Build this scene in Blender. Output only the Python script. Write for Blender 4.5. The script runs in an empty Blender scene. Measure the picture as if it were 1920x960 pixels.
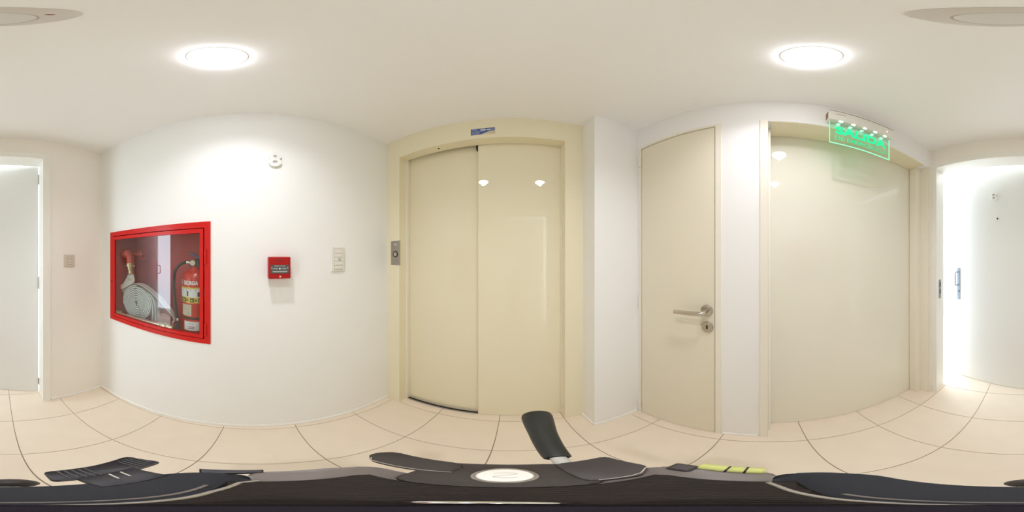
import bpy, bmesh, math, random
from mathutils import Matrix, Vector
random.seed(7)
C = bpy.context.scene.collection
S = bpy.context.scene
PI = math.pi
# ------------------------------------------------------------------ camera, sky, exposure
CAM_H = 1.32
CEIL = 2.24
cam = bpy.data.cameras.new('camera')
cam.type = 'PANO'
try:
    cam.cycles.panorama_type = 'EQUIRECTANGULAR'
except Exception:
    cam.panorama_type = 'EQUIRECTANGULAR'
cam.clip_start = 0.01
camo = bpy.data.objects.new('camera', cam)
C.objects.link(camo)
camo.location = (0, 0, CAM_H)
camo.rotation_euler = (PI/2, 0, 0)
S.camera = camo

w = bpy.data.worlds.new('world')
S.world = w
w.use_nodes = True
w.node_tree.nodes['Background'].inputs[0].default_value = (0.78, 0.90, 1.0, 1)
w.node_tree.nodes['Background'].inputs[1].default_value = 7.0

LAMP_STRENGTH = 24.0
SPOT_POWER = 17.0
SPOT_CONE = math.radians(140)
LAMP_COLOR = (0.98, 0.985, 1.07, 1)

S.view_settings.view_transform = 'Standard'
S.view_settings.look = 'None'
S.view_settings.gamma = 1
S.view_settings.use_curve_mapping = False
S.view_settings.exposure = 0.27
try:
    S.cycles.use_denoising = True
    S.cycles.max_bounces = 16
    S.cycles.diffuse_bounces = 10
    S.cycles.glossy_bounces = 6
    S.cycles.transparent_max_bounces = 12
    S.cycles.sample_clamp_indirect = 6.0
    S.cycles.caustics_reflective = False
    S.cycles.caustics_refractive = False
except Exception:
    pass

# ------------------------------------------------------------------ materials
def srgb(r, g, b):
    f = lambda v: (v/255/12.92) if v/255 <= .04045 else ((v/255+.055)/1.055)**2.4
    return (f(r), f(g), f(b), 1)

def mat(name, col, rough=.5, metal=0., spec=.5, coat=0., coat_rough=.05, noise=0., nscale=6., bump=0., bscale=200., emis=None, estr=0.,
        rand=0., stretch=None):
    m = bpy.data.materials.new(name)
    m.use_nodes = True
    nt = m.node_tree
    p = nt.nodes['Principled BSDF']
    p.inputs['Base Color'].default_value = col
    p.inputs['Roughness'].default_value = rough
    p.inputs['Metallic'].default_value = metal
    p.inputs['Specular IOR Level'].default_value = spec
    p.inputs['Coat Weight'].default_value = coat
    p.inputs['Coat Roughness'].default_value = coat_rough
    tc = None
    if noise or bump or rand:
        tc = nt.nodes.new('ShaderNodeTexCoord')
    src = tc.outputs['Object'] if tc else None
    if tc and stretch:
        mp = nt.nodes.new('ShaderNodeMapping')
        mp.inputs['Scale'].default_value = stretch
        nt.links.new(src, mp.inputs[0]); src = mp.outputs[0]
    cur = None
    if noise:
        n = nt.nodes.new('ShaderNodeTexNoise')
        n.inputs['Scale'].default_value = nscale
        n.inputs['Detail'].default_value = 6
        nt.links.new(src, n.inputs['Vector'])
        mx = nt.nodes.new('ShaderNodeMix'); mx.data_type = 'RGBA'
        mx.inputs['A'].default_value = tuple(min(1, c*(1-noise)) for c in col[:3])+(1,)
        mx.inputs['B'].default_value = tuple(min(1, c*(1+noise)) for c in col[:3])+(1,)
        nt.links.new(n.outputs['Fac'], mx.inputs['Factor'])
        cur = mx.outputs['Result']
    if rand:
        oi = nt.nodes.new('ShaderNodeObjectInfo')
        mr = nt.nodes.new('ShaderNodeMapRange')
        mr.inputs['To Min'].default_value = 1-rand; mr.inputs['To Max'].default_value = 1+rand
        nt.links.new(oi.outputs['Random'], mr.inputs['Value'])
        vm = nt.nodes.new('ShaderNodeVectorMath'); vm.operation = 'SCALE'
        if cur: nt.links.new(cur, vm.inputs[0])
        else: vm.inputs[0].default_value = col[:3]
        nt.links.new(mr.outputs['Result'], vm.inputs['Scale'])
        cur = vm.outputs['Vector']
    if cur: nt.links.new(cur, p.inputs['Base Color'])
    if bump:
        n2 = nt.nodes.new('ShaderNodeTexNoise')
        n2.inputs['Scale'].default_value = bscale
        n2.inputs['Detail'].default_value = 3
        nt.links.new(src, n2.inputs['Vector'])
        b = nt.nodes.new('ShaderNodeBump')
        b.inputs['Strength'].default_value = bump
        b.inputs['Distance'].default_value = .002
        nt.links.new(n2.outputs['Fac'], b.inputs['Height'])
        nt.links.new(b.outputs['Normal'], p.inputs['Normal'])
    if emis:
        p.inputs['Emission Color'].default_value = emis
        p.inputs['Emission Strength'].default_value = estr
    return m

def glassy(name, tint, fac_min=.04, rough=.02):
    m = bpy.data.materials.new(name); m.use_nodes = True
    nt = m.node_tree; nt.nodes.clear()
    out = nt.nodes.new('ShaderNodeOutputMaterial')
    tr = nt.nodes.new('ShaderNodeBsdfTransparent'); tr.inputs[0].default_value = tint
    gl = nt.nodes.new('ShaderNodeBsdfGlossy'); gl.inputs['Roughness'].default_value = rough
    gl.inputs[0].default_value = (1, 1, 1, 1)
    fr = nt.nodes.new('ShaderNodeFresnel')
    ge = nt.nodes.new('ShaderNodeNewGeometry')
    io = nt.nodes.new('ShaderNodeMapRange')               # the pane does not bend rays, so both its faces use the same index
    io.inputs['To Min'].default_value = 1.5; io.inputs['To Max'].default_value = 1/1.5
    nt.links.new(ge.outputs['Backfacing'], io.inputs['Value']); nt.links.new(io.outputs['Result'], fr.inputs[0])
    mx = nt.nodes.new('ShaderNodeMixShader')
    nt.links.new(fr.outputs[0], mx.inputs[0]); nt.links.new(tr.outputs[0], mx.inputs[1]); nt.links.new(gl.outputs[0], mx.inputs[2])
    nt.links.new(mx.outputs[0], out.inputs[0])
    return m

M = dict(
    wall=mat('white_wall_paint', (.86, .86, .85, 1), .5, spec=.22, noise=.015, nscale=1.5, bump=.05, bscale=140),
    wallback=mat('warm_wall_paint', (.87, .83, .775, 1), .55, spec=.3, noise=.015, nscale=1.5, bump=.05, bscale=140),
    ceil=mat('ceiling_paint', (.91, .905, .90, 1), .85, spec=.2, noise=.012, nscale=1.2),
    cream=mat('cream_wall_paint', (.825, .765, .57, 1), .35, spec=.4, noise=.01, nscale=1.5),
    creamgloss=mat('cream_gloss_lacquer', (.81, .75, .56, 1), .6, spec=.1, coat=1., coat_rough=.012, noise=.008, nscale=1.2),
    doorgloss=mat('pale_gloss_lacquer', (.79, .765, .655, 1), .6, spec=.1, coat=1., coat_rough=.012, noise=.008, nscale=1.2),
    doorsatin=mat('satin_door_paint', (.78, .73, .595, 1), .35, spec=.4, noise=.01, nscale=1.2),
    leaf=mat('pale_door_paint', (.78, .79, .785, 1), .30, spec=.5, noise=.01, nscale=1.2),
    trim=mat('white_trim_gloss', (.86, .845, .80, 1), .22, spec=.5),
    casing=mat('cream_trim_gloss', (.83, .79, .69, 1), .2, spec=.5),
    tile=mat('beige_porcelain_tile', (.835, .73, .605, 1), .33, spec=.4, noise=.05, nscale=9, rand=.018, bump=.03, bscale=90),
    grout=mat('grout', (.30, .235, .18, 1), .9, noise=.1, nscale=30),
    dark=mat('dark_gap', (.02, .018, .016, 1), .8, noise=.1),
    steel=mat('brushed_steel', (.42, .39, .36, 1), .34, metal=.9, noise=.08, nscale=60, stretch=(1, 1, 30)),
    nickel=mat('satin_nickel', (.60, .55, .49, 1), .25, metal=1., noise=.04, nscale=40),
    chrome=mat('chrome', (.85, .84, .82, 1), .12, metal=1., noise=.02),
    red=mat('red_enamel', (.60, .010, .008, 1), .32, spec=.3, coat=.1, noise=.04, nscale=8),
    redin=mat('red_enamel_inside', (.50, .03, .028, 1), .45, spec=.4, noise=.06, nscale=6),
    redcyl=mat('red_gloss_cylinder', (.60, .03, .015, 1), .2, coat=.4, noise=.03, nscale=10),
    redplastic=mat('red_plastic', (.40, .010, .010, 1), .42, spec=.25, noise=.03),
    reddark=mat('dark_red_print', (.20, .012, .012, 1), .5, noise=.03),
    grey=mat('dark_grey_window', (.075, .085, .08, 1), .3, noise=.08, nscale=60),
    greylight=mat('pale_grey_print', (.42, .43, .41, 1), .5, noise=.04),
    plastic=mat('white_plastic', (.78, .76, .70, 1), .35, noise=.01),
    plasticgrey=mat('grey_plastic', (.52, .50, .45, 1), .4, noise=.02),
    beigeplastic=mat('beige_plastic', (.66, .58, .49, 1), .4, noise=.02),
    hose=mat('canvas_hose', (.60, .61, .58, 1), .8, spec=.2, noise=.10, nscale=70, bump=.3, bscale=500),
    hosetan=mat('dusty_canvas_hose', (.56, .51, .44, 1), .85, spec=.2, noise=.12, nscale=60, bump=.3, bscale=500),
    brass=mat('brass', (.62, .47, .27, 1), .32, metal=.9, noise=.1, nscale=30),
    copper=mat('copper', (.80, .50, .38, 1), .25, metal=.9, noise=.06, nscale=30),
    rubber=mat('black_rubber', (.035, .033, .032, 1), .5, noise=.1, nscale=40),
    black=mat('black_plastic', (.016, .013, .014, 1), .45, spec=.3, noise=.08, nscale=40),
    bluelever=mat('blue_plastic', (.05, .13, .30, 1), .35, noise=.05),
    yellow=mat('yellow_label', (.72, .52, .08, 1), .5, noise=.03),
    white=mat('white_print', (.80, .80, .78, 1), .5, noise=.01),
    paper=mat('cream_label', (.66, .58, .42, 1), .6, noise=.05, nscale=50),
    ink=mat('black_ink', (.03, .03, .03, 1), .6, noise=.05),
    blue=mat('blue_sticker', (.035, .085, .30, 1), .4, noise=.05),
    bluetext=mat('pale_blue_print', (.36, .42, .60, 1), .5, noise=.05),
    smoke=mat('off_white_plastic', (.66, .63, .59, 1), .5, noise=.03),
    smokedisc=mat('pale_grey_plastic', (.70, .69, .67, 1), .45, noise=.02),
    tripodtaupe=mat('taupe_black_metal', (.045, .036, .029, 1), .6, spec=.25, noise=.15, nscale=90),
    tripodside=mat('lit_taupe_metal', (.16, .135, .115, 1), .45, noise=.12, nscale=90),  # lighter taupe: light on the clamp sides is mixed into the colour
    tripodslab=mat('slate_black_plastic', (.0125, .0125, .0155, 1), .6, spec=.25, noise=.15, nscale=160),
    tripodrib=mat('brown_black_rubber', (.026, .0195, .016, 1), .7, spec=.25, noise=.15, nscale=90),
    tripodmetal=mat('dull_bead_metal', (.40, .36, .31, 1), .35, metal=.6, noise=.08, nscale=60),
    tripodwing=mat('dark_lever_plastic', (.050, .041, .037, 1), .5, spec=.3, noise=.12, nscale=90),
    postblack=mat('purple_black_plastic', (.010, .007, .011, 1), .7, spec=.15, noise=.1, nscale=60),
    foam=mat('dark_foam_grip', (.024, .025, .021, 1), .4, spec=.35, noise=.12, nscale=60),
    logo=mat('silver_badge', (.78, .75, .68, 1), .3, metal=.2, noise=.02),
    logoline=mat('badge_relief', (.52, .49, .43, 1), .4, noise=.02),
    vial=mat('yellow_green_vial', (.50, .52, .16, 1), .12, coat=.6, noise=.03),
    lamp=mat('lamp_diffuser', (.9, .9, .88, 1), .4, emis=LAMP_COLOR, estr=LAMP_STRENGTH, noise=.01),
    glow=mat('green_glow', (.0, .30, .16, 1), .4, emis=(.0, 1.0, .36, 1), estr=.68, noise=.01),
    glowdim=mat('green_glow_dim', (.02, .30, .17, 1), .4, emis=(.03, .85, .33, 1), estr=.52, noise=.01),
    glowedge=mat('green_edge_glow', (.2, .6, .4, 1), .4, emis=(.25, 1.0, .55, 1), estr=.8, noise=.01),
    led=mat('led', (.8, 1, .95, 1), .4, emis=(.35, 1, .7, 1), estr=14, noise=.01),
    ledred=mat('red_led', (1, .5, .4, 1), .4, emis=(1, .62, .5, 1), estr=1.5, noise=.01),
    brown=mat('brown_print', (.28, .18, .10, 1), .6, noise=.05),
    handlegrey=mat('slate_handle_metal', (.26, .31, .38, 1), .45, metal=.2, noise=.05, nscale=40),
    glass=glassy('clear_glass', (.93, .95, .95, 1)),
    acrylic=glassy('clear_acrylic', (.90, .985, .93, 1), rough=.05),
)

# ------------------------------------------------------------------ mesh helpers
class MB:
    def __init__(self): self.bm = bmesh.new()
    def _add(self, verts, faces):
        vs = [self.bm.verts.new(v) for v in verts]
        for f in faces:
            try: self.bm.faces.new([vs[i] for i in f])
            except ValueError: pass
        return vs
    def box(self, x0, x1, y0, y1, z0, z1, bevel=0., seg=2):
        v = [(x0,y0,z0),(x1,y0,z0),(x1,y1,z0),(x0,y1,z0),(x0,y0,z1),(x1,y0,z1),(x1,y1,z1),(x0,y1,z1)]
        vs = self._add(v, [(0,3,2,1),(4,5,6,7),(0,1,5,4),(1,2,6,5),(2,3,7,6),(3,0,4,7)])
        if bevel:
            es = list({e for a in vs for e in a.link_edges})
            bmesh.ops.bevel(self.bm, geom=es, offset=bevel, segments=seg, affect='EDGES', profile=.5)
        return self
    def prism(self, poly, z0, z1, bevel=0., seg=2, top_in=0.):
        n = len(poly)
        cx = sum(p[0] for p in poly)/n; cy = sum(p[1] for p in poly)/n
        top = [(cx+(p[0]-cx)*(1-top_in), cy+(p[1]-cy)*(1-top_in)) for p in poly]
        vs = self._add([(p[0],p[1],z0) for p in poly]+[(p[0],p[1],z1) for p in top],
                       [tuple(range(n-1,-1,-1)), tuple(range(n,2*n))]+[(i,(i+1)%n,n+(i+1)%n,n+i) for i in range(n)])
        if bevel:
            tv = set(vs[n:]); es = list({e for a in tv for e in a.link_edges if all(q in tv for q in e.verts)})
            bmesh.ops.bevel(self.bm, geom=es, offset=bevel, segments=seg, affect='EDGES', profile=.5)
        return self
    def lathe(self, prof, origin=(0,0,0), axis=(0,0,1), seg=24):
        """prof: list of (radius, height) along axis"""
        a = Vector(axis).normalized(); q = Vector((0,0,1)).rotation_difference(a).to_matrix(); o = Vector(origin)
        rings = []
        for r, h in prof:
            if r < 1e-6: rings.append([self.bm.verts.new(o+q@Vector((0,0,h)))])
            else: rings.append([self.bm.verts.new(o+q@Vector((r*math.cos(2*PI*i/seg), r*math.sin(2*PI*i/seg), h))) for i in range(seg)])
        for A, B in zip(rings, rings[1:]):
            for i in range(seg):
                j = (i+1) % seg
                f = ([A[0],B[j],B[i]] if len(A)==1 else [A[i],A[j],B[0]] if len(B)==1 else [A[i],A[j],B[j],B[i]])
                if len(A)==1 and len(B)==1: continue
                try: self.bm.faces.new(f)
                except ValueError: pass
        for R, rev in ((rings[0], True), (rings[-1], False)):
            if len(R) > 1: self.bm.faces.new(R[::-1] if rev else R)
        return self
    def cyl(self, p0, p1, r, r1=None, seg=16, bev=0.):
        p0, p1 = Vector(p0), Vector(p1); L = (p1-p0).length; r1 = r if r1 is None else r1
        prof = [(r,0),(r1,L)] if not bev else [(r-bev,0),(r,bev),(r1,L-bev),(r1-bev,L)]
        return self.lathe(prof, p0, p1-p0, seg)
    def ball(self, c, rx, ry, rz, seg=16, rings=10):
        n0 = len(self.bm.verts)
        pr = [(math.sin(PI*i/rings), -math.cos(PI*i/rings)) for i in range(rings+1)]
        self.lathe(pr, (0,0,0), (0,0,1), seg)
        self.bm.verts.ensure_lookup_table()
        for v in self.bm.verts[n0:]:
            v.co = Vector((c[0]+v.co.x*rx, c[1]+v.co.y*ry, c[2]+v.co.z*rz))
        return self
    def sweep(self, pts, prof, closed=False, up=None):
        """sweep 2D profile polygon (a along side vector, b along up) along points"""
        pts = [Vector(p) for p in pts]; n = len(pts); rings = []
        prev = None
        for i, p in enumerate(pts):
            t = (pts[min(i+1,n-1)]-pts[max(i-1,0)]).normalized()
            if up is not None:
                u = Vector(up); s = t.cross(u).normalized(); u = s.cross(t).normalized()
            else:
                u = prev if prev is not None else (Vector((0,0,1)) if abs(t.z) < .9 else Vector((1,0,0)))
                s = t.cross(u).normalized(); u = s.cross(t).normalized(); prev = u
            rings.append([self.bm.verts.new(p+s*a+u*b) for a, b in prof])
        m = len(prof)
        for A, B in zip(rings, rings[1:]):
            for k in range(m):
                self.bm.faces.new([A[k],A[(k+1)%m],B[(k+1)%m],B[k]])
        self.bm.faces.new(rings[0][::-1]); self.bm.faces.new(rings[-1])
        return self
    def tube(self, pts, r, seg=12):
        return self.sweep(pts, [(r*math.cos(2*PI*i/seg), r*math.sin(2*PI*i/seg)) for i in range(seg)])
    def grid_slab(self, us, vs, w0, w1, holes):
        """connected slab over cells us x vs (u=x, v=y, w=z) without the cells listed in holes"""
        nu, nv = len(us)-1, len(vs)-1
        on = lambda i, j: 0 <= i < nu and 0 <= j < nv and (i, j) not in holes
        vd = {}
        def V(i, j, k):
            if (i,j,k) not in vd: vd[(i,j,k)] = self.bm.verts.new((us[i], vs[j], (w0, w1)[k]))
            return vd[(i,j,k)]
        for i in range(nu):
            for j in range(nv):
                if not on(i,j): continue
                self.bm.faces.new([V(i,j,1),V(i+1,j,1),V(i+1,j+1,1),V(i,j+1,1)])
                self.bm.faces.new([V(i,j,0),V(i,j+1,0),V(i+1,j+1,0),V(i+1,j,0)])
                for di, dj, a, b in ((-1,0,(i,j+1),(i,j)),(1,0,(i+1,j),(i+1,j+1)),(0,-1,(i,j),(i+1,j)),(0,1,(i+1,j+1),(i,j+1))):
                    if not on(i+di, j+dj):
                        self.bm.faces.new([V(*a,0),V(*b,0),V(*b,1),V(*a,1)])
        return self
    def xf(self, m):
        bmesh.ops.transform(self.bm, matrix=m, verts=self.bm.verts); return self
    def obj(self, name, material, parent=None, smooth=False, **props):
        bmesh.ops.recalc_face_normals(self.bm, faces=self.bm.faces)
        me = bpy.data.meshes.new(name); self.bm.to_mesh(me); self.bm.free()
        me.materials.append(material)
        if smooth:
            for p in me.polygons: p.use_smooth = True
            try: me.set_sharp_from_angle(angle=math.radians(38))
            except Exception: pass
        o = bpy.data.objects.new(name, me); C.objects.link(o)
        if parent: o.parent = parent
        for k, v in props.items(): o[k] = v
        return o

def face(origin, right):
    """frame of a wall item: x = to the viewer's right, y = up, z = out of the wall"""
    r = Vector(right).normalized(); u = Vector((0,0,1)); n = r.cross(u)
    m = Matrix((r, u, n)).transposed().to_4x4(); m.translation = Vector(origin)
    return m

def thing(name, label, cat, matrix=None, group=None, kind=None):
    o = bpy.data.objects.new(name, None); C.objects.link(o)
    if matrix is not None: o.matrix_world = matrix
    o['label'] = label
    if cat: o['category'] = cat
    if group: o['group'] = group
    if kind: o['kind'] = kind
    o.empty_display_size = .05
    return o

def text(body, size, depth=.0005, bold=0., width=None, align='CENTER'):
    """lettering as a mesh builder, centred on the origin in the xy plane"""
    cu = bpy.data.curves.new('lettering', 'FONT'); cu.body = body; cu.size = size
    cu.align_x = align; cu.extrude = depth/2; cu.offset = bold; cu.resolution_u = 3
    o = bpy.data.objects.new('lettering', cu); C.objects.link(o)
    dg = bpy.context.evaluated_depsgraph_get()
    me = bpy.data.meshes.new_from_object(o.evaluated_get(dg))
    b = MB(); b.bm.from_mesh(me)
    bpy.data.objects.remove(o); bpy.data.curves.remove(cu); bpy.data.meshes.remove(me)
    xs = [v.co.x for v in b.bm.verts]; ys = [v.co.y for v in b.bm.verts]
    cx, cy = (min(xs)+max(xs))/2, (min(ys)+max(ys))/2
    k = 1 if width is None else width/(max(xs)-min(xs))
    for v in b.bm.verts: v.co = Vector(((v.co.x-cx)*k, v.co.y-cy, v.co.z))
    return b

def struct(name, mb, m, label, parent=None, matrix=None):
    o = mb.obj(name, m, parent)
    if matrix is not None: o.matrix_world = matrix
    if parent is None:
        o['kind'] = 'structure'; o['label'] = label
    return o

# ------------------------------------------------------------------ room shell
TH = math.atan(.02133)                                  # the hose-cabinet wall stands a degree off square
W8 = lambda y: -.745-.02133*(y+1.06)
R8 = (-math.sin(TH), math.cos(TH), 0)
XF, XR, YE, YB = .665, .80, .815, -1.04                 # right wall, recess back, lift wall, rear wall

fl = struct('floor', MB().box(-1.0, 1.75, -3.3, 1.05, -.08, -.004), M['grout'], 'beige square-tiled floor of the lobby with thin brown joints')
gx = [-.065+.335*k for k in range(-3, 8)]; gy = [-.15+.335*k for k in range(-10, 4)]
tile_mesh = {}
def tile(x0, x1, y0, y1):
    g = .0014
    key = (round(x1-x0, 4), round(y1-y0, 4))
    if key not in tile_mesh:
        hx, hy = (x1-x0)/2-g, (y1-y0)/2-g
        b = MB().box(-hx, hx, -hy, hy, -.007, 0)
        es = [e for e in b.bm.edges if all(v.co.z > -.001 for v in e.verts)]
        bmesh.ops.bevel(b.bm, geom=es, offset=.0012, segments=1, affect='EDGES')
        o = b.obj('tile', M['tile'], fl); tile_mesh[key] = o.data
    else:
        o = bpy.data.objects.new('tile', tile_mesh[key]); C.objects.link(o); o.parent = fl
    o.location = ((x0+x1)/2, (y0+y1)/2, 0)
xs = [-.86]+[x for x in gx if -.86 < x < .85]+[.86]
xs2 = [-.62]+[x for x in gx if -.62 < x < 1.6]+[1.64]
ys_lobby = [y for y in gy if -1.2 < y < .8]+[.82]
for a, b_ in zip(xs, xs[1:]):
    for c, d in zip(ys_lobby, ys_lobby[1:]): tile(a, b_, c, d)
ys_room = [-3.2]+[y for y in gy if -3.2 < y <= -1.15]
for a, b_ in zip(xs2, xs2[1:]):
    for c, d in zip(ys_room, ys_room[1:]): tile(a, b_, c, d)
for a, b_ in zip([-.80, -.40, -.065, .27], [-.40, -.065, .27, .42]): tile(a, b_, .82, .935)      # lift threshold

struct('ceiling', MB().box(-1.0, 1.0, -1.14, 1.05, CEIL, CEIL+.08), M['ceil'], 'plain matt off-white ceiling over the lobby')
# left wall, with the opening for the hose cabinet
m8 = face((W8(-1.06), -1.06, 0), R8)
CU0, CU1, CV0, CV1 = .150, .829, .862, 1.474
struct('wall_left', MB().grid_slab([-.10, CU0, CU1, 1.98], [0, CV0, CV1, CEIL], -.30, 0, {(1, 1)}), M['wall'],
       'white satin wall that carries the red hose cabinet and the number 8', matrix=m8)
OX0, OX1, OZ = -.674, .276, 2.052
struct('wall_front', MB().grid_slab([-.86, OX0, OX1, .40], [0, OZ, CEIL], -.07, 0, {(1, 0)}), M['cream'],
       'cream lift wall around the sliding lift doors', matrix=face((0, YE, 0), (1, 0, 0)))
struct('wall_corner', MB().box(.38, .70, .685, .93, 0, CEIL), M['wall'], 'white projecting corner pier between the lift and the narrow door')
# right wall: facing -x, u runs towards -y
mR = face((XF, .72, 0), (0, -1, 0))
U = lambda y: .72-y
struct('wall_right', MB().grid_slab([0, U(.672), U(.203), U(0), U(-1.0), U(-1.16)], [0, 2.045, CEIL], -.135, 0, {(1, 0), (3, 0)}), M['wall'],
       'white right-hand wall with the narrow door and the big sliding panel', matrix=mR)
BX0, BX1, BZ = -.305, .635, 2.068
struct('wall_back', MB().grid_slab([-.80, BX0, BX1, .80], [0, BZ, CEIL], 0, .10, {(1, 0)}).xf(Matrix.Rotation(PI/2, 4, 'X')), M['wallback'],
       'warm white rear wall around the open apartment door', matrix=Matrix.Translation((0, YB, 0)))
# backs behind the lift and the sliding panel
struct('wall_shaft', MB().box(-.80, .40, .985, 1.03, 0, CEIL), M['dark'], 'dark lift shaft wall behind the lift doors')
struct('wall_recess', MB().box(.845, .90, -1.16, .73, 0, CEIL), M['dark'], 'dark wall closing the space behind the sliding panel')
# the bright apartment beyond door B
AY0, AX0, AX1 = -3.2, -.6, 1.6
struct('wall_south', MB().box(AX0-.1, AX1+.1, AY0-.1, AY0, 0, 2.40), M['wall'], 'white far wall of the bright apartment behind door B')
struct('wall_west', MB().box(AX0-.1, AX0, AY0, -1.14, 0, 2.40), M['wall'], 'white side wall of the apartment behind the door leaf')
struct('wall_north', MB().box(.80, AX1+.1, -1.16, -1.06, 0, 2.40), M['wall'], 'white wall of the apartment that backs the lobby recess')
struct('wall_lintel', MB().box(AX0, .80, -1.16, -1.14, CEIL, 2.40), M['wall'], 'white strip of wall over the apartment side of door B')
struct('wall_east', MB().grid_slab([AY0, -2.90, -1.20, -1.06], [0, .05, 2.25, 2.40], 0, .1, {(1, 1)}).xf(
    Matrix(((0,0,1,AX1),(1,0,0,0),(0,1,0,0),(0,0,0,1)))), M['wall'], 'white apartment wall with the tall balcony window')
struct('ceiling_apartment', MB().box(AX0-.1, AX1+.1, AY0-.1, -1.14, 2.40, 2.48), M['ceil'], 'white ceiling of the bright apartment')
win = thing('window_1', 'tall white balcony window that lets daylight into the apartment', 'window', Matrix.Translation((AX1+.05, -2.05, 0)), kind='structure')
MB().grid_slab([-.85, -.80, -.02, .02, .80, .85], [.05, .10, 2.20, 2.25], -.025, .025, {(1, 1), (3, 1)}).xf(
    Matrix(((0,0,1,0),(1,0,0,0),(0,1,0,0),(0,0,0,1)))).obj('window_frame', M['trim'], win)
pl = bpy.data.lights.new('window_daylight', 'AREA'); pl.shape = 'RECTANGLE'; pl.size = 1.7; pl.size_y = 2.1
try: pl.cycles.is_portal = True
except Exception: pass
po = bpy.data.objects.new('window_daylight', pl); C.objects.link(po)
po.location = (AX1+.11, -2.05, 1.15); po.rotation_euler = (0, PI/2, 0); po.rotation_euler = (PI/2, 0, PI/2)

# skirting
SK = .030
def skirt(name, p0, p1, label):
    p0, p1 = Vector((*p0, 0)), Vector((*p1, 0)); d = p1-p0
    b = MB().sweep([(0,0,0),(d.length,0,0)], [(0,0),(0,SK),(-.006,SK),(-.010,SK-.005),(-.010,0)], up=(0,0,1))
    ang = math.atan2(d.y, d.x)
    o = b.obj(name, M['trim']); o.matrix_world = Matrix.Translation(p0) @ Matrix.Rotation(ang, 4, 'Z')
    o['kind'] = 'structure'; o['label'] = label
# sweep side vector points right of travel: profile -x = left of travel
skirt('baseboard_left', (W8(YE), YE), (W8(YB), YB), 'low white skirting under the hose cabinet wall')
skirt('baseboard_back', (W8(YB)+.004, YB), (-.337, YB), 'low white skirting under the rear wall light switch')
skirt('baseboard_corner', (.38, .690), (.38, YE), 'low white skirting on the lift side of the corner pier')
skirt('baseboard_front', (.658, .685), (.374, .685), 'low white skirting on the front of the corner pier')
skirt('baseboard_right', (XF, .038), (XF, .192), 'low white skirting between the narrow door and the sliding panel')

# ------------------------------------------------------------------ lift doors (door_1)
d1 = thing('door_1', 'cream glossy two-panel sliding lift door with its recessed frame', 'lift door', Matrix.Translation((-.2, YE, 0)), kind='structure')
T1 = Matrix.Translation((.2, -YE, 0))
def p1(b): return b.xf(T1)
p1(MB().box(-.72, -.165, .918, .945, .004, 2.10, .001, 1)).obj('door_panel', M['creamgloss'], d1)
p1(MB().box(-.188, .33, .888, .912, .004, 2.10, .0015, 1)).obj('door_panel', M['creamgloss'], d1)
jl = p1(MB().box(OX0-.02, OX0+.012, .885, .917, 0, 2.09, .001, 1)).obj('side_jamb', M['casing'], d1)
p1(MB().box(OX1-.006, OX1+.03, .874, .8875, 0, 2.09, .001, 1)).obj('side_jamb', M['casing'], d1)
p1(MB().box(OX0, -.190, .886, .890, 0, .012, .0008, 1)).obj('sill_plate', M['steel'], d1, label='dark metal sill groove under the left lift panel')
p1(MB().box(OX0, -.190, .8905, .912, -.001, .004)).obj('sill_groove', M['dark'], d1)
p1(MB().box(-.1995, -.188, .892, .9175, 2.02, 2.054)).obj('notch_shade', M['black'], d1, label='small black block put in as the shaded gap at the top between the two panels')  # black block stands in for the shade in the gap above the panels
p1(MB().lathe([(.005, 0), (.005, .003)], (-.41, .85, OZ-.0025), (0, 0, 1), 12)).obj('fixing_hole', M['dark'], d1)

# blue sticker over the lift
st = thing('sticker', 'small blue and white phone number sticker above the lift doors', 'sticker', face((-.148, YE, 2.115), (1, 0, 0)))
MB().prism([(-.064,-.032),(.064,-.032),(.064,.032),(-.064,.032)], 0, .0006).obj('backing', M['paper'], st)
MB().prism([(-.061,-.029),(-.008,-.027),(.018,-.012),(.035,-.001),(.062,.003),(.062,.030),(-.061,.029)], .0006, .0010).obj('blue_print', M['blue'], st)
text('400-0011', .020, .0004, .0006, .072).xf(Matrix.Translation((.0225, .0135, .0013))).obj('phone_number', M['white'], st)
for k, (x0, x1, yy) in enumerate([(-.056,-.026,.023),(-.056,-.026,.013),(-.056,-.008,0),(-.056,-.012,-.010),(-.056,-.018,-.020),(-.020,.010,.026),(-.004,.012,.001)]):
    MB().box(x0, x1, yy-.0022, yy+.0022, .0010, .0013).obj('print_line', M['bluetext'], st)
text('ALP', .018, .0004, 0, .036).xf(Matrix.Translation((.042, -.014, .0010))).obj('wordmark', M['greylight'], st)

# call button plate
cb = thing('call_button', 'brushed steel lift call plate with a round ringed button', 'call button', face((-.706, YE, 1.340), (1, 0, 0)))
MB().box(-.040, .040, -.080, .080, 0, .003, .001, 1).obj('plate', M['steel'], cb)
MB().lathe([(.0165, .003), (.0185, .0045), (.020, .0045), (.0215, .003)], (0, -.008, 0), (0, 0, 1), 28).obj('button_ring', M['black'], cb)
MB().lathe([(.0145, .003), (.0145, .0052), (.0125, .006), (0, .006)], (0, -.008, 0), (0, 0, 1), 28).obj('button', M['nickel'], cb)
MB().box(-.012, .012, .048, .064, .003, .0036, .0003, 1).obj('indicator', M['plasticgrey'], cb)

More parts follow.
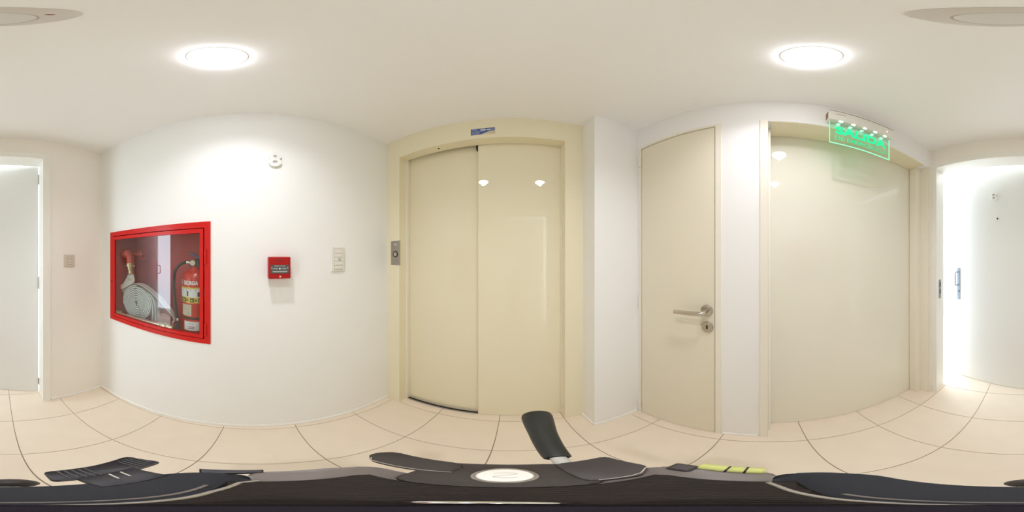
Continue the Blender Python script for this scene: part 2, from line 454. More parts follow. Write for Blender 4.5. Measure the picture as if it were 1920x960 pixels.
# ------------------------------------------------------------------ narrow door (door_2)
d2 = thing('door_2', 'narrow cream hinged door with steel lever handle beside the corner pier', 'door', face((XF, .44, 0), (0, -1, 0)), kind='structure')
V2 = lambda y: .44-y
MB().box(V2(.653), V2(.226), .006, 2.030, -.040, -.002, .001, 1).obj('door_leaf', M['doorsatin'], d2)
MB().grid_slab([V2(.672), V2(.656), V2(.222), V2(.196)], [0, 2.034, 2.050], -.06, .004, {(1, 0)}).obj('door_frame', M['casing'], d2)
MB().box(V2(.656), V2(.222), 0, 2.036, -.075, -.050).obj('door_rebate', M['dark'], d2)
for z in (1.925, 1.045, .134):
    hg = MB().cyl((V2(.659), z-.040, .006), (V2(.659), z+.040, .006), .0062, seg=12, bev=.001).obj('hinge', M['casing'], d2, smooth=True)
    MB().box(V2(.672), V2(.659), z-.036, z+.036, .002, .006).obj('hinge_leaf', M['casing'], hg)
hd = MB().lathe([(.027, -.002), (.027, .006), (.0255, .008), (0, .008)], (V2(.262), 1.072, 0), (0, 0, 1), 32).obj('handle_rosette', M['nickel'], d2, smooth=True)
arc = [(V2(.262), 1.072, .004), (V2(.262), 1.072, .035)]
for k in range(1, 7):
    a = k/6*PI/2
    arc.append((V2(.262)-.016*(1-math.cos(a)), 1.072-.0006*k, .035+.016*math.sin(a)))
arc += [(V2(.385), 1.062, .053), (V2(.397), 1.061, .053)]
MB().tube(arc, .0098, 14).obj('lever', M['nickel'], hd, smooth=True)
kr = MB().lathe([(.026, -.002), (.026, .006), (.0245, .008), (0, .008)], (V2(.259), .989, 0), (0, 0, 1), 32).obj('key_rosette', M['nickel'], d2, smooth=True)
MB().box(V2(.259)-.0042, V2(.259)+.0042, .980, 1.000, .0078, .0086, .0003, 1).obj('keyhole', M['dark'], kr)

# ------------------------------------------------------------------ big sliding panel (door_3)
d3 = thing('door_3', 'wide pale glossy sliding panel recessed under the emergency exit sign', 'door', face((XF, -.5, 0), (0, -1, 0)), kind='structure')
V3 = lambda y: -.5-y
MB().box(V3(.02), V3(-.99), .004, 2.075, -.165, -.138, .001, 1).obj('door_panel', M['doorgloss'], d3)
MB().box(V3(-.945), V3(-1.0), 0, 2.0445, -.1355, -.070, .002, 2).obj('side_jamb', M['casing'], d3)
MB().box(V3(-.994), V3(-1.0), 0, 2.0445, -.0705, 0, .0015, 2).obj('side_jamb', M['casing'], d3)
MB().box(V3(0), V3(-.012), 0, 2.0445, -.1355, -.060, .002, 2).obj('side_jamb', M['casing'], d3)
MB().box(V3(.033), V3(0), 0, 2.05, .0002, .008, .002, 2).obj('side_casing', M['casing'], d3)
MB().box(V3(-1.0), V3(-1.038), 0, 2.05, .0002, .010, .002, 2).obj('side_casing', M['casing'], d3)
MB().box(V3(-.012), V3(-.945), 2.040, 2.0445, -.1355, -.002, .001, 1).obj('head_jamb', M['creamgloss'], d3)

# ------------------------------------------------------------------ apartment door B (door_4)
d4 = thing('door_4', 'white apartment door lettered B standing ajar in a white frame', 'door', Matrix.Translation((.16, YB, 0)), kind='structure')
T4 = Matrix.Translation((-.16, -YB, 0))
def wallU(x0, x1, ztop, t, y0, y1):
    return MB().grid_slab([x0-t, x0, x1, x1+t], [0, ztop, ztop+t], y0, y1, {(1, 0)}).xf(Matrix(((1,0,0,0),(0,0,1,0),(0,1,0,0),(0,0,0,1))))
# grid_slab w axis becomes y
wallU(-.278, .612, 2.040, .052, YB, YB+.014).xf(T4).obj('casing', M['trim'], d4)
wallU(-.284, .628, 2.046, .018, YB-.125, YB).xf(T4).obj('door_lining', M['trim'], d4)
LA = math.radians(-13.2)
leafm = Matrix.Translation((-.280, -1.172, 0)) @ Matrix.Rotation(LA, 4, 'Z')
def L4(b): return b.xf(T4 @ leafm)
# leaf local: x along leaf from hinge, y towards the lobby, z up
leaf = L4(MB().box(0, .915, -.040, 0, .006, 2.055, .0015, 1)).obj('door_leaf', M['leaf'], d4)
for z in (1.93, 1.12, .16):
    L4(MB().cyl((-.006, .002, z-.045), (-.006, .002, z+.045), .0065, seg=12, bev=.001)).obj('hinge', M['steel'], d4, smooth=True)
RB = Matrix(((-1,0,0,0),(0,0,1,0),(0,1,0,0),(0,0,0,1)))       # lettering plane on the leaf: right = -x, out = +y
L4(text('B', .098, .016, .0012, .052).xf(Matrix.Translation((.528, .009, 1.818)) @ RB)).obj('letter', M['white'], d4, label='raised white letter B')
ph = L4(MB().lathe([(.011, 0), (.011, .003), (.008, .005), (.0065, .003), (0, .003)], (.507, 0, 1.624), (0, 1, 0), 20)).obj('peephole', M['nickel'], d4, smooth=True)
L4(MB().lathe([(.006, .0032), (0, .0045)], (.507, 0, 1.624), (0, 1, 0), 16)).obj('lens', M['dark'], ph)
pp = L4(MB().box(.868, .900, 0, .005, .915, 1.212, .002, 2)).obj('handle_plate', M['handlegrey'], d4, label='long brushed steel handle plate')
L4(MB().tube([(.884, .004, 1.175), (.884, .048, 1.175), (.884, .055, 1.168), (.884, .055, 1.063), (.884, .048, 1.056), (.884, .004, 1.056)], .006, 10)).obj('pull_handle', M['handlegrey'], pp, smooth=True)
L4(MB().cyl((.884, .004, .995), (.884, .018, .995), .009, seg=16, bev=.001)).obj('lock_cylinder', M['handlegrey'], pp, smooth=True)
sp = MB().box(.6245, .6285, -1.118, -1.092, .985, 1.135, .0006, 1).xf(T4).obj('strike_plate', M['handlegrey'], d4)
for z in (1.096, 1.041):
    MB().box(.6238, .6246, -1.112, -1.098, z-.018, z+.018).xf(T4).obj('strike_hole', M['dark'], sp)

# ------------------------------------------------------------------ switches
def on8(y, z): return face((W8(y), y, z), R8)
sw = thing('light_switch', 'white five-module wall switch plate between alarm box and lift', 'switch', on8(.424, 1.303))
MB().box(-.042, .042, -.066, .066, 0, .008, .003, 2).obj('plate', M['plastic'], sw)
MB().box(-.025, .027, -.056, .056, .008, .0095, .0004, 1).obj('module_frame', M['plasticgrey'], sw)
for k in range(5):
    z0 = -.054+k*.0218
    m_ = MB().box(-.0235, .0255, z0, z0+.0202, .0095, .0125, .0012, 2).obj('switch_module', M['plastic'], sw)
    if k == 2: MB().ball((.006, z0+.0101, .0125), .0085, .0075, .004, 16, 8).obj('push_button', M['plasticgrey'], m_, smooth=True)
s2 = thing('light_switch', 'small square beige wall switch beside apartment door frame', 'switch', face((-.470, YB, 1.287), (-1, 0, 0)))
MB().box(-.042, .042, -.042, .042, 0, .008, .003, 2).obj('plate', M['beigeplastic'], s2)
MB().box(-.022, .022, -.030, .030, .008, .0093, .0004, 1).obj('module_frame', M['plasticgrey'], s2)
for k in range(3):
    MB().box(-.0195, .0195, -.027+k*.0184, -.027+k*.0184+.017, .0093, .0122, .0012, 2).obj('switch_module', M['beigeplastic'], s2)

# number 8
n8 = text('8', .128, .012, .0035, .062).xf(Matrix.Translation((0, 0, .006))).obj('floor_number', M['white'])
n8.matrix_world = on8(.089, 1.837); n8['label'] = 'raised white floor number 8 high on the left wall'; n8['category'] = 'number'

# manual call point
al = thing('fire_alarm', 'small red square fire alarm call point on the white wall', 'alarm', on8(.104, 1.267))
MB().box(-.050, .050, -.049, .049, 0, .054, .004, 2).obj('housing', M['redplastic'], al)
MB().box(-.041, .041, -.025, .013, .054, .0558, .0006, 1).obj('break_glass', M['grey'], al, label='dark grey break-glass pane')
text('FUEGO', .0125, .0004, .0006, .040).xf(Matrix.Translation((0, .033, .0543))).obj('lettering', M['reddark'], al)
text('BREAK GLASS', .0065, .0003, .0002, .046).xf(Matrix.Translation((0, .0085, .0560))).obj('lettering', M['greylight'], al)
text('PRESS', .0085, .0003, .0003, .024).xf(Matrix.Translation((-.019, -.003, .0560))).obj('lettering', M['greylight'], al)
text('HERE', .0085, .0003, .0003, .022).xf(Matrix.Translation((.019, -.003, .0560))).obj('lettering', M['greylight'], al)
MB().lathe([(.0038, 0), (.0038, .0004)], (0, -.003, .0558), (0, 0, 1), 16).obj('press_dot', M['white'], al)
for x in (-.036, .036):
    MB().lathe([(.0030, 0), (.0030, .0004)], (x, 0, .0558), (0, 0, 1), 12).obj('arrow_mark', M['greylight'], al)
MB().box(-.032, .034, -.019, -.0135, .0558, .0561).obj('print_line', M['greylight'], al)
MB().lathe([(.0045, .0), (.0045, .0015), (0, .002)], (.002, -.039, .0535), (0, 0, 1), 16).obj('reset_key', M['plasticgrey'], al)

# ------------------------------------------------------------------ hose cabinet and what it holds
# cabinet frame: x along wall (+y), y up, z out of wall; origin on the wall at mid-cabinet
cab = thing('hose_cabinet', 'red glass-fronted fire hose cabinet set into the left wall', 'cabinet', on8(-.571, 1.168))
hw, hh = .353, .3225
D = .215
# body: open box, one connected shell
b = MB()
x0, x1, y0, y1 = -.334, .334, -.301, .301
vo = [b.bm.verts.new((x, y, z)) for z in (-D, -.001) for x, y in ((x0,y0),(x1,y0),(x1,y1),(x0,y1))]
vi = [b.bm.verts.new((x, y, z)) for z in (-D+.003, -.001) for x, y in ((x0+.003,y0+.003),(x1-.003,y0+.003),(x1-.003,y1-.003),(x0+.003,y1-.003))]
b.bm.faces.new(vo[0:4]); b.bm.faces.new(vi[0:4])
for i in range(4):
    j = (i+1) % 4
    b.bm.faces.new([vo[i], vo[j], vo[4+j], vo[4+i]]); b.bm.faces.new([vi[i], vi[j], vi[4+j], vi[4+i]]); b.bm.faces.new([vo[4+i], vo[4+j], vi[4+j], vi[4+i]])
b.obj('cabinet_body', M['redin'], cab)
MB().grid_slab([-hw, -hw+.030, hw-.030, hw], [-hh, -hh+.030, hh-.030, hh], 0, .006, {(1, 1)}).obj('outer_frame', M['red'], cab)
df = MB().grid_slab([-.3175, -.302, .300, .3175], [-.2865, -.268, .266, .2865], -.004, .010, {(1, 1)}).obj('door_frame', M['red'], cab)
MB().box(-.306, .304, -.272, .270, .0005, .0035).obj('glass_pane', M['glass'], df)
for v in (.150, -.235):
    hgc = MB().cyl((.329, v-.036, .009), (.329, v+.036, .009), .0065, seg=12, bev=.001).obj('hinge', M['red'], cab, smooth=True)
MB().lathe([(.006, .0), (.006, .003), (0, .003)], (-.334, -.03, .006), (0, 0, 1), 14).obj('lock', M['dark'], cab)

def inside(u, v, wdepth):  # cabinet frame at an inside point
    return cab.matrix_world @ Matrix.Translation((u, v, wdepth))
FL_ = -.298       # cabinet floor in the cabinet frame
# hydrant valve
hv = thing('hydrant_valve', 'red angle valve with brass coupling inside the hose cabinet', 'valve', inside(-.275, .165, -.085))
MB().tube([(-.046, 0, -.018), (-.02, 0, -.012), (.012, 0, 0), (.030, -.006, .002), (.038, -.024, .004), (.040, -.070, .006)], .027, 18).obj('valve_body', M['redcyl'], hv, smooth=True)
MB().lathe([(.033, 0), (.033, .014), (.027, .016), (.027, .02)], (-.0465, 0, -.018), (1, .0, .12), 18).obj('pipe_flange', M['redcyl'], hv, smooth=True)
MB().ball((.012, .002, 0), .034, .034, .032, 18, 12).obj('valve_bonnet', M['redcyl'], hv, smooth=True)
MB().cyl((.012, .002, -.01), (.105, .0, -.045), .009, seg=12).obj('valve_stem', M['redcyl'], hv, smooth=True)
hwl = MB()
ring = [(.108+.0*math.cos(a), .036*math.cos(a), -.046+.036*math.sin(a)) for a in [2*PI*i/24 for i in range(25)]]
hwl.tube(ring, .005, 8).obj('handwheel', M['redcyl'], hv, smooth=True)
for k in range(3):
    a = k*2*PI/3+.5
    MB().cyl((.106, 0, -.046), (.108, .034*math.cos(a), -.046+.034*math.sin(a)), .0035, seg=8).obj('wheel_spoke', M['redcyl'], hv)
cp = MB().lathe([(.030, 0), (.030, .008), (.034, .010), (.034, .022), (.026, .024), (.025, .045), (.021, .047), (.021, .075)], (.040, -.066, .006), (.15, -1, .04), 20).obj('coupling', M['brass'], hv, smooth=True)
for s in (-1, 1):
    MB().ball((.042+s*.036, -.083, .006), .009, .005, .006, 10, 6).obj('coupling_lug', M['nickel'], cp, smooth=True)

# flat canvas hose, rolled
ho = thing('fire_hose', 'rolled flat white canvas fire hose inside the hose cabinet', 'hose', inside(-.155, FL_+.128, -.078))
def ribbon(pts, halfw, t): return MB().sweep(pts, [(-t/2,-halfw),(t/2,-halfw),(t/2,halfw),(-t/2,halfw)], up=(0,0,1))
turns = 9; pts = []
for i in range(turns*28+1):
    a = -i/28*2*PI+PI/2; r = .010+(.122-.010)*i/(turns*28)
    pts.append((r*math.cos(a), r*math.sin(a)*1.0, 0))
ribbon(pts, .022, .0085).obj('hose_roll', M['hose'], ho)
for s in (-1, 1):
    MB().box(-.0035, .0035, s*.013-.006, s*.013+.006, .018, .0228, .001, 1).obj('roll_core', M['rubber'], ho)
def smooth_pts(ctrl, n=10):
    out = []; P = [Vector(p) for p in ctrl]; P = [P[0]]+P+[P[-1]]
    for i in range(1, len(P)-2):
        for k in range(n):
            t = k/n; a, b_, c, d = P[i-1], P[i], P[i+1], P[i+2]
            out.append(.5*((2*b_)+(c-a)*t+(2*a-5*b_+4*c-d)*t*t+(3*b_-a-3*c+d)*t**3))
    out.append(P[-2]); return out
ribbon(smooth_pts([(-.128, -.03, 0), (-.118, .055, 0), (-.06, .118, 0), (.01, .133, 0), (.08, .112, 0), (.17, .055, 0), (.235, -.005, 0), (.270, -.042, 0), (.279, -.064, .002), (.272, -.080, .008), (.262, -.084, .012)]), .022, .005).obj('outer_strip', M['hosetan'], ho)
ribbon(smooth_pts([(.10, .085, 0), (.135, .04, 0), (.150, -.03, 0), (.148, -.10, 0)]), .021, .005).obj('inner_strip', M['hose'], ho)
ribbon(smooth_pts([(.085, .088, 0), (.118, .04, 0), (.128, -.02, 0), (.125, -.10, 0)]), .021, .005).obj('inner_strip', M['hose'], ho)
def sweep_flat(pts, halfw, t, up): return MB().sweep(pts, [(-halfw,-t/2),(halfw,-t/2),(halfw,t/2),(-halfw,t/2)], up=up)
sweep_flat(smooth_pts([(-.068, .191, .004), (-.068, .172, .006), (-.082, .145, .012), (-.115, .105, .006), (-.128, .05, .0)]), .024, .005, (.5, -.2, 1)).obj('supply_strip', M['hosetan'], ho)
sweep_flat(smooth_pts([(-.066, .190, .010), (-.046, .170, .018), (-.040, .150, .022), (-.085, .122, .026), (-.150, .092, .022)]), .017, .005, (.3, .5, 1)).obj('supply_strip', M['hosetan'], ho)

# nozzle
nz = thing('hose_nozzle', 'copper and brass fire hose nozzle lying in front of hose roll', 'nozzle', inside(-.092, FL_+.026, -.030))
mz = Matrix.Rotation(math.radians(0), 4, 'Z')
MB().cyl((-.17, 0, 0), (.145, 0, 0), .0105, .0145, 18).obj('barrel', M['copper'], nz, smooth=True)
MB().lathe([(.016, 0), (.020, .004), (.020, .016), (.014, .020), (.018, .026), (.022, .030), (.022, .046), (.014, .052), (.014, .066)], (-.234, 0, 0), (1, 0, 0), 18).obj('tip', M['brass'], nz, smooth=True)
MB().lathe([(.016, 0), (.020, .006), (.020, .022), (.024, .026), (.0245, .042), (.018, .046), (.018, .062), (.023, .066), (.023, .085), (.018, .090)], (.14, 0, 0), (1, 0, 0), 18).obj('inlet_coupling', M['brass'], nz, smooth=True)

# extinguisher
ex = thing('fire_extinguisher', 'red fire extinguisher with black hose at the cabinet right side', 'extinguisher', inside(.236, FL_, -.098))
R = .074
EX = Matrix(((1,0,0,0),(0,0,1,0),(0,1,0,0),(0,0,0,1)))    # lathe z -> cabinet up
MB().lathe([(R-.006, 0), (R-.002, .004), (R-.002, .012), (R, .016), (R, .325), (R-.004, .342), (R-.014, .358), (R-.032, .372), (.024, .382), (.020, .386), (.020, .392)], (0,0,0), (0,1,0), 40).obj('cylinder', M['redcyl'], ex, smooth=True)
MB().lathe([(R+.0015, 0), (R+.0025, .002), (R+.0025, .010), (R+.0015, .012)], (0,.100,0), (0,1,0), 40).obj('band', M['rubber'], ex, smooth=True)
vh = MB().box(-.026, .030, .390, .428, -.020, .020, .004, 2).obj('valve_head', M['rubber'], ex)
MB().lathe([(.018, 0), (.018, .006), (.016, .008)], (-.004, .412, .020), (0, 0, 1), 20).obj('gauge_rim', M['chrome'], vh, smooth=True)
MB().lathe([(.0145, .0), (0, .001)], (-.004, .412, .0281), (0, 0, 1), 20).obj('gauge_face', M['paper'], vh)
MB().box(-.030, .058, -.005, .005, -.010, .010, .003, 2).xf(Matrix.Translation((-.004, .455, 0)) @ Matrix.Rotation(math.radians(-24), 4, 'Z')).obj('squeeze_lever', M['bluelever'], ex, label='blue squeeze lever')
MB().box(.0, .070, -.005, .005, -.010, .010, .003, 2).xf(Matrix.Translation((.008, .432, 0)) @ Matrix.Rotation(math.radians(14), 4, 'Z')).obj('carry_handle', M['rubber'], ex)
MB().cyl((-.026, .412, .004), (-.050, .414, .012), .010, seg=14, bev=.001).obj('hose_ferrule', M['chrome'], ex, smooth=True)
MB().tube(smooth_pts([(-.048, .414, .012), (-.078, .404, .02), (-.108, .370, .028), (-.119, .30, .03), (-.116, .22, .03), (-.104, .12, .03), (-.094, .06, .03), (-.092, .02, .03)]), .0085, 12).obj('discharge_hose', M['rubber'], ex, smooth=True)
MB().cyl((-.0925, .062, .03), (-.0925, .080, .03), .0105, seg=14, bev=.001).obj('hose_clip', M['chrome'], ex, smooth=True)
MB().cyl((-.0925, .004, .03), (-.0925, .058, .03), .011, .009, 14, .001).obj('hose_tip', M['rubber'], ex, smooth=True)
def wrap(b, rr, a0=0.):
    for v in b.bm.verts:
        a = a0+v.co.x/rr; q = rr+v.co.z
        v.co = Vector((q*math.sin(a), v.co.y, q*math.cos(a)))
    return b
def patch(x0, x1, y0, y1, lift, m, name='label', parent=None, n=12):
    b = MB()
    us = [x0+(x1-x0)*i/n for i in range(n+1)]
    b.grid_slab(us, [y0, y1], 0, .0004, set())
    for v in b.bm.verts: v.co.z += lift
    return wrap(b, R, -.18).obj(name, m, parent or ex)
t_ = text('GEORGIA', .029, .0004, .0012, .086)
bmesh.ops.subdivide_edges(t_.bm, edges=[e for e in t_.bm.edges if abs(e.verts[0].co.x-e.verts[1].co.x) > .008], cuts=2)
for v in t_.bm.verts: v.co += Vector((.013, .307, .0006))
wrap(t_, R, -.18).obj('lettering', M['white'], ex, label='white GEORGIA lettering')
patch(-.056, -.048, .293, .322, .0004, M['white'], 'badge', n=3)
lb = patch(-.078, .10, .274, .283, .0003, M['yellow'], 'label_stripe')
lw = patch(-.078, .10, .228, .2745, .0003, M['white'], 'instruction_label')
ly = patch(-.078, .10, .196, .2285, .0003, M['yellow'], 'class_label')
patch(-.006, .002, .234, .262, .0008, M['ink'], 'figure_mark', lw, 2)
patch(.052, .066, .232, .258, .0008, M['ink'], 'figure_mark', lw, 2)
for x in (-.035, -.012, .014, .040):
    patch(x, x+.006, .263, .270, .0008, M['greylight'], 'print_line', lw, 2)
for x in (-.056, -.030, .014, .056):
    patch(x, x+.020, .201, .223, .0008, M['ink'], 'class_symbol', ly, 3)
    patch(x+.005, x+.013, .206, .217, .0013, M['yellow'], 'symbol_centre', ly, 2)
for x in (-.006, .040):
    patch(x, x+.008, .208, .217, .0008, M['ink'], 'arrow_mark', ly, 2)
lp = patch(-.042, .020, .120, .186, .0003, M['paper'], 'inspection_label')
for yy in (.176, .164, .156): patch(-.036, .012, yy, yy+.003, .0008, M['greylight'], 'print_line', lp, 4)
sl = MB().lathe([(.011, .0008), (.011, .0012), (.006, .0012), (.006, .0008)], (.004, .134, 0), (0, 0, 1), 20)
wrap(sl, R, -.18).obj('stamp', M['plasticgrey'], lp)
l2 = patch(-.024, .062, .030, .086, .0003, M['white'], 'lower_label')
for yy, c in ((.072, 'greylight'), (.052, 'reddark'), (.042, 'reddark')): patch(.004, .036, yy, yy+.004, .0008, M[c], 'print_line', l2, 4)

# ------------------------------------------------------------------ exit sign
sg = thing('exit_sign', 'green lit SALIDA DE EMERGENCIA exit sign over the sliding panel', 'sign', face((XF, -.425, 2.075), (0, -1, 0)))
MB().box(-.180, .180, .002, .088, 0, .040, .006, 2).obj('housing', M['plastic'], sg)
MB().box(-.1812, -.180, .016, .072, .006, .034, .0003, 1).obj('end_marking', M['brown'], sg)
MB().box(-.178, .178, .0865, .0892, .0385, .0408, .0003, 1).obj('top_seam', M['brown'], sg)
MB().box(-.150, -.100, .058, .062, .040, .0404).obj('print_line', M['brown'], sg)
ap = MB().box(-.168, .168, -.168, .004, .016, .021, .0006, 1).obj('acrylic_plate', M['acrylic'], sg)
for k in range(5):
    x = -.122+k*.062
    MB().ball((x, .002, .0335), .010, .0020, .006, 12, 8).obj('led', M['led'], sg, smooth=True)
MB().ball((.135, .046, .040), .0045, .0045, .003, 10, 6).obj('charge_lamp', M['ledred'], sg)
text('SALIDA', .082, .0012, .0034, .285).xf(Matrix.Translation((0, -.066, .0222))).obj('lettering', M['glow'], ap, label='bright green SALIDA lettering')
text('DE EMERGENCIA', .040, .0010, .0004, .290).xf(Matrix.Translation((0, -.129, .0222))).obj('lettering', M['glowdim'], ap)
MB().box(-.168, .168, -.1705, -.168, .0155, .0215).obj('plate_edge', M['glowedge'], ap)
for s in (-1, 1):
    MB().box(s*.168-.001*(s<0), s*.168+.001*(s>0), -.168, 0, .0155, .0215).obj('plate_edge', M['glowedge'], ap)

# ------------------------------------------------------------------ ceiling fittings
def downlight(x, y, label):
    t = thing('ceiling_downlight', label, 'ceiling light', Matrix.Translation((x, y, CEIL)), 'round ceiling downlights')
    MB().lathe([(.063, 0), (.063, -.002), (.061, -.0022), (.057, -.0022), (.055, -.0015), (.055, 0)], (0,0,0), (0,0,1), 48).obj('trim_ring', M['plastic'], t, smooth=True)
    MB().lathe([(.0540, -.001), (.0545, -.0075), (.052, -.0105), (.035, -.012), (0, -.0125)], (0,0,0), (0,0,1), 40).obj('diffuser', M['lamp'], t, smooth=True)
    sl_ = bpy.data.lights.new('downlight_bulb', 'SPOT'); sl_.energy = SPOT_POWER; sl_.color = LAMP_COLOR[:3]
    sl_.spot_size = SPOT_CONE; sl_.spot_blend = 1.0; sl_.shadow_soft_size = .022
    so_ = bpy.data.objects.new('downlight_bulb', sl_); C.objects.link(so_); so_.parent = t; so_.location = (0, 0, -.034)
downlight(-.328, -.080, 'round lit ceiling downlight on the side of the red cabinet')
downlight(.322, -.088, 'round lit ceiling downlight on the side of the exit sign')
sd = thing('smoke_detector', 'flat round off-white detector on the ceiling above apartment door', 'detector', Matrix.Translation((.011, -.095, CEIL)))
MB().lathe([(.056, 0), (.055, -.0025), (.052, -.004), (.02, -.0045), (0, -.0045)], (0,0,0), (0,0,1), 48).obj('base_ring', M['smoke'], sd, smooth=True)
MB().lathe([(.0342, -.0040), (.0342, -.0056), (.032, -.0066), (0, -.007)], (0, -.010, 0), (0,0,1), 40).obj('cap', M['smokedisc'], sd, smooth=True)
MB().lathe([(.0342, -.0042), (.0352, -.0047), (.0360, -.0047), (.0366, -.0042)], (0, -.010, 0), (0,0,1), 40).obj('shadow_ring', M['plasticgrey'], sd)  # shadow line around the cap, put in as a darker ring
MB().ball((-.036, .016, -.0040), .0030, .0026, .0016, 10, 6).obj('indicator', M['reddark'], sd)

# ------------------------------------------------------------------ tripod carrying the camera
TZ = 1.05; K = .27
tp = thing('tripod', 'dark tripod with ribbed head, silver badge and foam pan handle', 'tripod', Matrix.Translation((0, 0, 0)))
def kp(poly): return [(x*K, y*K) for x, y in poly]
def roundpoly(poly, r, n=5):
    out = []; m = len(poly)
    for i in range(m):
        p, a, b_ = Vector(poly[i]), Vector(poly[i-1]), Vector(poly[(i+1) % m])
        rr = min(r, .45*(a-p).length, .45*(b_-p).length)
        s, e = p+(a-p).normalized()*rr, p+(b_-p).normalized()*rr
        for k in range(n+1):
            t = k/n; out.append(tuple((1-t)**2*s+2*t*(1-t)*p+t*t*e))
    return out
slab = roundpoly([(-.245,-.006),(-.235,-.10),(-.175,-.148),(0,-.157),(.13,-.15),(.185,-.145),(.24,-.09),(.245,-.006)], .05)
MB().prism(kp(slab), TZ-.032, TZ-.002, .004, 3).obj('rear_slab', M['tripodslab'], tp, smooth=True)
MB().prism(kp(roundpoly([(-.258,-.012),(.258,-.012),(.262,.14),(.215,.20),(-.225,.20),(-.258,.12)], .03)), TZ-.040, TZ-.006, .003, 2).obj('side_clamp', M['tripodside'], tp, smooth=True)
# rubber mounting pad with concentric ribs, trimmed to the rectangle of the head
b = MB(); NA = 72; rings = []
def rect_r(a):
    c, q = math.cos(a), math.sin(a)
    lx = .188*K/abs(c) if abs(c) > 1e-6 else 9
    ly = (.150*K if q > 0 else .036*K)/abs(q) if abs(q) > 1e-6 else 9
    return min(lx, ly)
nr = 34
for k in range(nr+1):
    rk = .008+(.066-.008)*k/nr
    rings.append([b.bm.verts.new((min(rk, rect_r(a))*math.cos(a), min(rk, rect_r(a))*math.sin(a), TZ+(.0006 if k % 2 else -.0004))) for a in [2*PI*i/NA for i in range(NA)]])
rings.append([b.bm.verts.new((rect_r(a)*math.cos(a), rect_r(a)*math.sin(a), TZ-.02)) for a in [2*PI*i/NA for i in range(NA)]])
for A_, B_ in zip(rings, rings[1:]):
    for i in range(NA): b.bm.faces.new([A_[i], A_[(i+1) % NA], B_[(i+1) % NA], B_[i]])
b.bm.faces.new(rings[0][::-1]); b.bm.faces.new(rings[-1])
b.obj('ribbed_pad', M['tripodrib'], tp)
MB().tube([(x*K, y*K, TZ+.0005) for x, y in ((-.195,.004),(-.182,-.018),(-.12,-.034),(-.06,-.038),(0,-.039),(.05,-.037),(.095,-.028),(.16,-.010),(.185,.0))], .0012, 8).obj('pad_bead', M['tripodmetal'], tp, smooth=True)
MB().tube([(x*K, y*K, TZ-.0005) for x, y in ((-.16,-.05),(-.10,-.053),(-.05,-.056),(0,-.057),(.05,-.055),(.10,-.050))], .0009, 8).obj('slab_groove', M['tripodside'], tp, smooth=True)
front = roundpoly([(-.145,.152),(.10,.152),(.12,.20),(.10,.285),(.06,.298),(-.05,.298),(-.145,.286)], .03)
MB().prism(kp(front), TZ-.030, TZ+.001, .002, 2).obj('front_plate', M['tripodtaupe'], tp, smooth=True)
bd = MB().lathe([(.0128, 0), (.0128, .0012), (.0118, .0020), (.0112, .0012), (0, .0012)], (-.010*K, .226*K, TZ+.0008), (0,0,1), 36).obj('badge_rim', M['tripodmetal'], tp, smooth=True)
MB().lathe([(.0110, .0012), (.0105, .0020), (0, .0022)], (-.010*K, .226*K, TZ+.0010), (0,0,1), 36).obj('badge', M['logo'], bd, smooth=True)
MB().tube(smooth_pts([(-.010*K-.0045, .226*K+.0030, TZ+.0033), (-.010*K+.001, .226*K+.0042, TZ+.0033), (-.010*K+.0045, .226*K+.0026, TZ+.0033), (-.010*K-.004, .226*K-.0022, TZ+.0033), (-.010*K+.0005, .226*K-.0044, TZ+.0033), (-.010*K+.005, .226*K-.0030, TZ+.0033)], 6), .0004, 6).obj('badge_emblem', M['logoline'], bd, smooth=True)
lw_ = roundpoly([(-.085,.292),(-.085,.232),(-.14,.222),(-.250,.212),(-.285,.235),(-.262,.290),(-.16,.292)], .030)
MB().prism(kp(lw_), TZ-.006, TZ+.0025, .0014, 2).obj('clamp_lever', M['tripodtaupe'], tp, smooth=True)
rw = roundpoly([(.078,.290),(.190,.296),(.214,.195),(.165,.160),(.086,.168)], .012)
MB().prism(kp(rw), TZ-.006, TZ+.004, .0018, 2).obj('clamp_lever', M['tripodwing'], tp, smooth=True)
MB().tube([(x*K, y*K, TZ+.0026) for x, y in ((-.262,.224),(-.25,.2125),(-.14,.2225),(-.09,.231))], .0005, 6).obj('edge_highlight', M['tripodmetal'], tp)  # pale tubes imitate the highlights along the lower lever edges
MB().tube([(x*K, y*K, TZ+.0041) for x, y in ((.100,.1695),(.15,.1665),(.172,.170),(.205,.190))], .0005, 6).obj('edge_highlight', M['tripodmetal'], tp)
vl = MB().cyl((.262*K, .004*K, TZ-.004), (.270*K, .120*K, TZ-.004), .0052, seg=16, bev=.001).obj('level_vial', M['vial'], tp, smooth=True, label='yellow-green bubble level vial')
for y in (.035, .066):
    MB().lathe([(.0055, -.0006), (.0056, -.0006), (.0056, .0006), (.0055, .0006)], (.2645*K, y*K, TZ-.004), (.07, 1, 0), 16).obj('vial_ring', M['black'], vl, smooth=True)
MB().box(.225*K, .265*K, .118*K, .165*K, TZ-.012, TZ+.001, .002, 2).obj('vial_holder', M['tripodwing'], tp)
MB().prism(kp([(-.235,-.085),(-.262,-.095),(-.272,.012),(-.252,.012)]), TZ-.012, TZ-.006, .0008, 1).obj('side_lever', M['black'], tp)
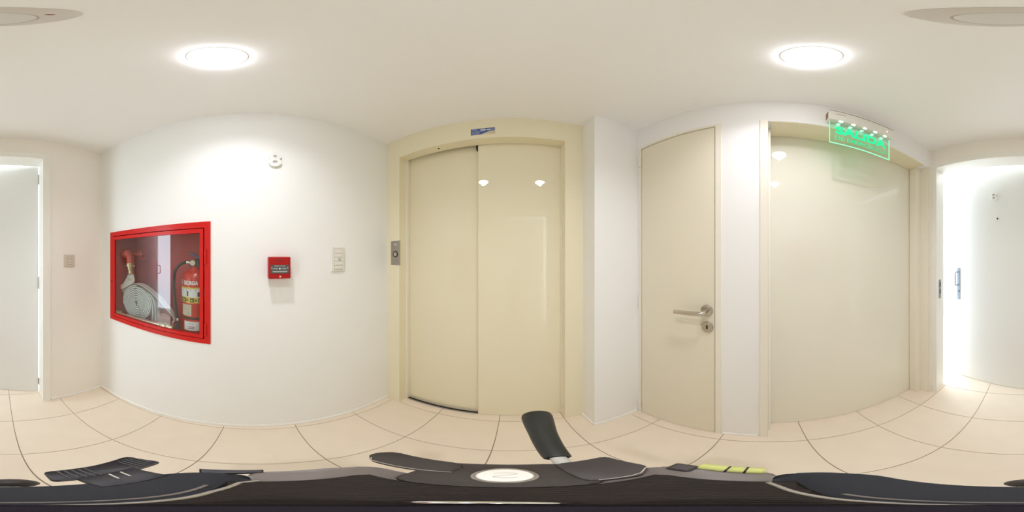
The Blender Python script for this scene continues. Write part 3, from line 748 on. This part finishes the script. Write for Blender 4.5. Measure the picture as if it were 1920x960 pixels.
# T-shaped locking knob at the rear left
kn = MB().prism(kp(roundpoly([(-.060,-.180),(-.066,-.244),(-.155,-.246),(-.250,-.256),(-.268,-.176),(-.155,-.182)], .012)), TZ-.008, TZ-.001, .0015, 2).obj('locking_knob', M['black'], tp, smooth=True)
for i in range(5):
    for xx in (-.088-.012*i, -.212-.010*i):
        MB().box(xx*K-.0007, xx*K+.0007, -.240*K, -.188*K, TZ-.0014, TZ+.0004, .0003, 1).obj('grip_ridge', M['rubber'], kn)
MB().prism(kp([(-.205,-.195),(-.095,-.195),(-.090,-.125),(-.200,-.118)]), TZ-.012, TZ-.0006, .0015, 2).obj('knob_stem', M['black'], kn, smooth=True)
for dx in (-.012, .010):
    MB().cyl(((-.158+dx)*K, -.186*K, TZ-.0002), ((-.150+dx)*K, -.156*K, TZ+.0002), .0008, seg=8).obj('stem_glint', M['chrome'], kn, smooth=True)  # thin chrome bars added as the highlights on the stem
# centre mounting post and a chrome bump added as the bright highlight before it
MB().lathe([(.0115, 0), (.0115, .010), (.0085, .012), (.0085, .044), (.0075, .046), (0, .046)], (0, 0, TZ), (0,0,1), 28).obj('mounting_post', M['postblack'], tp, smooth=True)
MB().ball((-.010*K, .052*K, TZ+.003), .0085, .0042, .006, 18, 10).obj('highlight_bump', M['chrome'], tp, smooth=True)
# pan handle: grip rises from the side of the head
lonA, lonB = math.radians((1047-960)*.1875), math.radians((1006-960)*.1875)
pA = Vector((math.sin(lonA)*.098, math.cos(lonA)*.098, TZ-.016))
pB = Vector((math.sin(lonB)*.196, math.cos(lonB)*.196, TZ-.020))
ax = (pB-pA).normalized(); Lh = (pB-pA).length
pr_ = MB().lathe([(.0062, .003), (.0075, 0), (.0090, .001), (.0096, .005), (.0108, .020), (.0138, .055), (.0172, Lh-.020), (.0186, Lh-.008), (.0180, Lh-.002), (.014, Lh), (0, Lh)], pA, ax, 24).obj('pan_handle', M['foam'], tp, smooth=True, label='dark flared pan handle grip')
MB().lathe([(.0055, -.045), (.0055, .004)], pA, ax, 16).obj('handle_rod', M['plasticgrey'], pr_, smooth=True)
# body under the head, column, legs
MB().lathe([(.030, .90), (.040, .905), (.042, .94), (.042, 1.005), (.040, 1.012), (.030, 1.014)], (0, .012, 0), (0,0,1), 32).obj('fluid_drum', M['tripodtaupe'], tp, smooth=True)
q0 = pA-ax*.044
MB().tube([tuple(q0), tuple(q0-ax*.01+Vector((0,0,-.01))), (.026, .042, .985)], .008, 12).obj('handle_clamp', M['tripodwing'], tp, smooth=True)
MB().lathe([(.028, .86), (.046, .865), (.048, .89), (.034, .902)], (0, .006, 0), (0,0,1), 28).obj('spider', M['black'], tp, smooth=True)
MB().cyl((0, .006, .45), (0, .006, .87), .0125, seg=18).obj('centre_column', M['tripodside'], tp, smooth=True)
for a in (180+3, 62, -58):
    aa = math.radians(a); dv = Vector((math.sin(aa), math.cos(aa), 0))
    top, mid, bot = dv*.045+Vector((0,.0,.872)), dv*.118+Vector((0,0,.43)), dv*.185+Vector((0,0,.006))
    lg = MB().cyl(top, mid, .0115, .0115, 16).obj('leg', M['black'], tp, smooth=True)
    MB().cyl(mid-(bot-mid)*.06, bot, .0088, .0088, 14).obj('leg_tube', M['tripodside'], lg, smooth=True)
    MB().cyl(mid+(top-mid)*.08, mid-(top-mid)*.04, .015, .015, 16, .002).obj('leg_lock', M['black'], lg, smooth=True)
    MB().lathe([(.013, 0), (.014, .004), (.011, .022), (.009, .026)], (bot.x, bot.y, 0), (0,0,1), 16).obj('foot', M['rubber'], lg, smooth=True)
dv = Vector((math.sin(math.radians(183.5)), math.cos(math.radians(183.5)), 0))
MB().ball(dv*.066+Vector((0,0,.948)), .0125, .010, .014, 16, 10).obj('tilt_knob', M['tripodwing'], tp, smooth=True)
MB().cyl(dv*.03+Vector((0,0,.948)), dv*.06+Vector((0,0,.948)), .006, seg=12).obj('tilt_shaft', M['chrome'], tp, smooth=True)
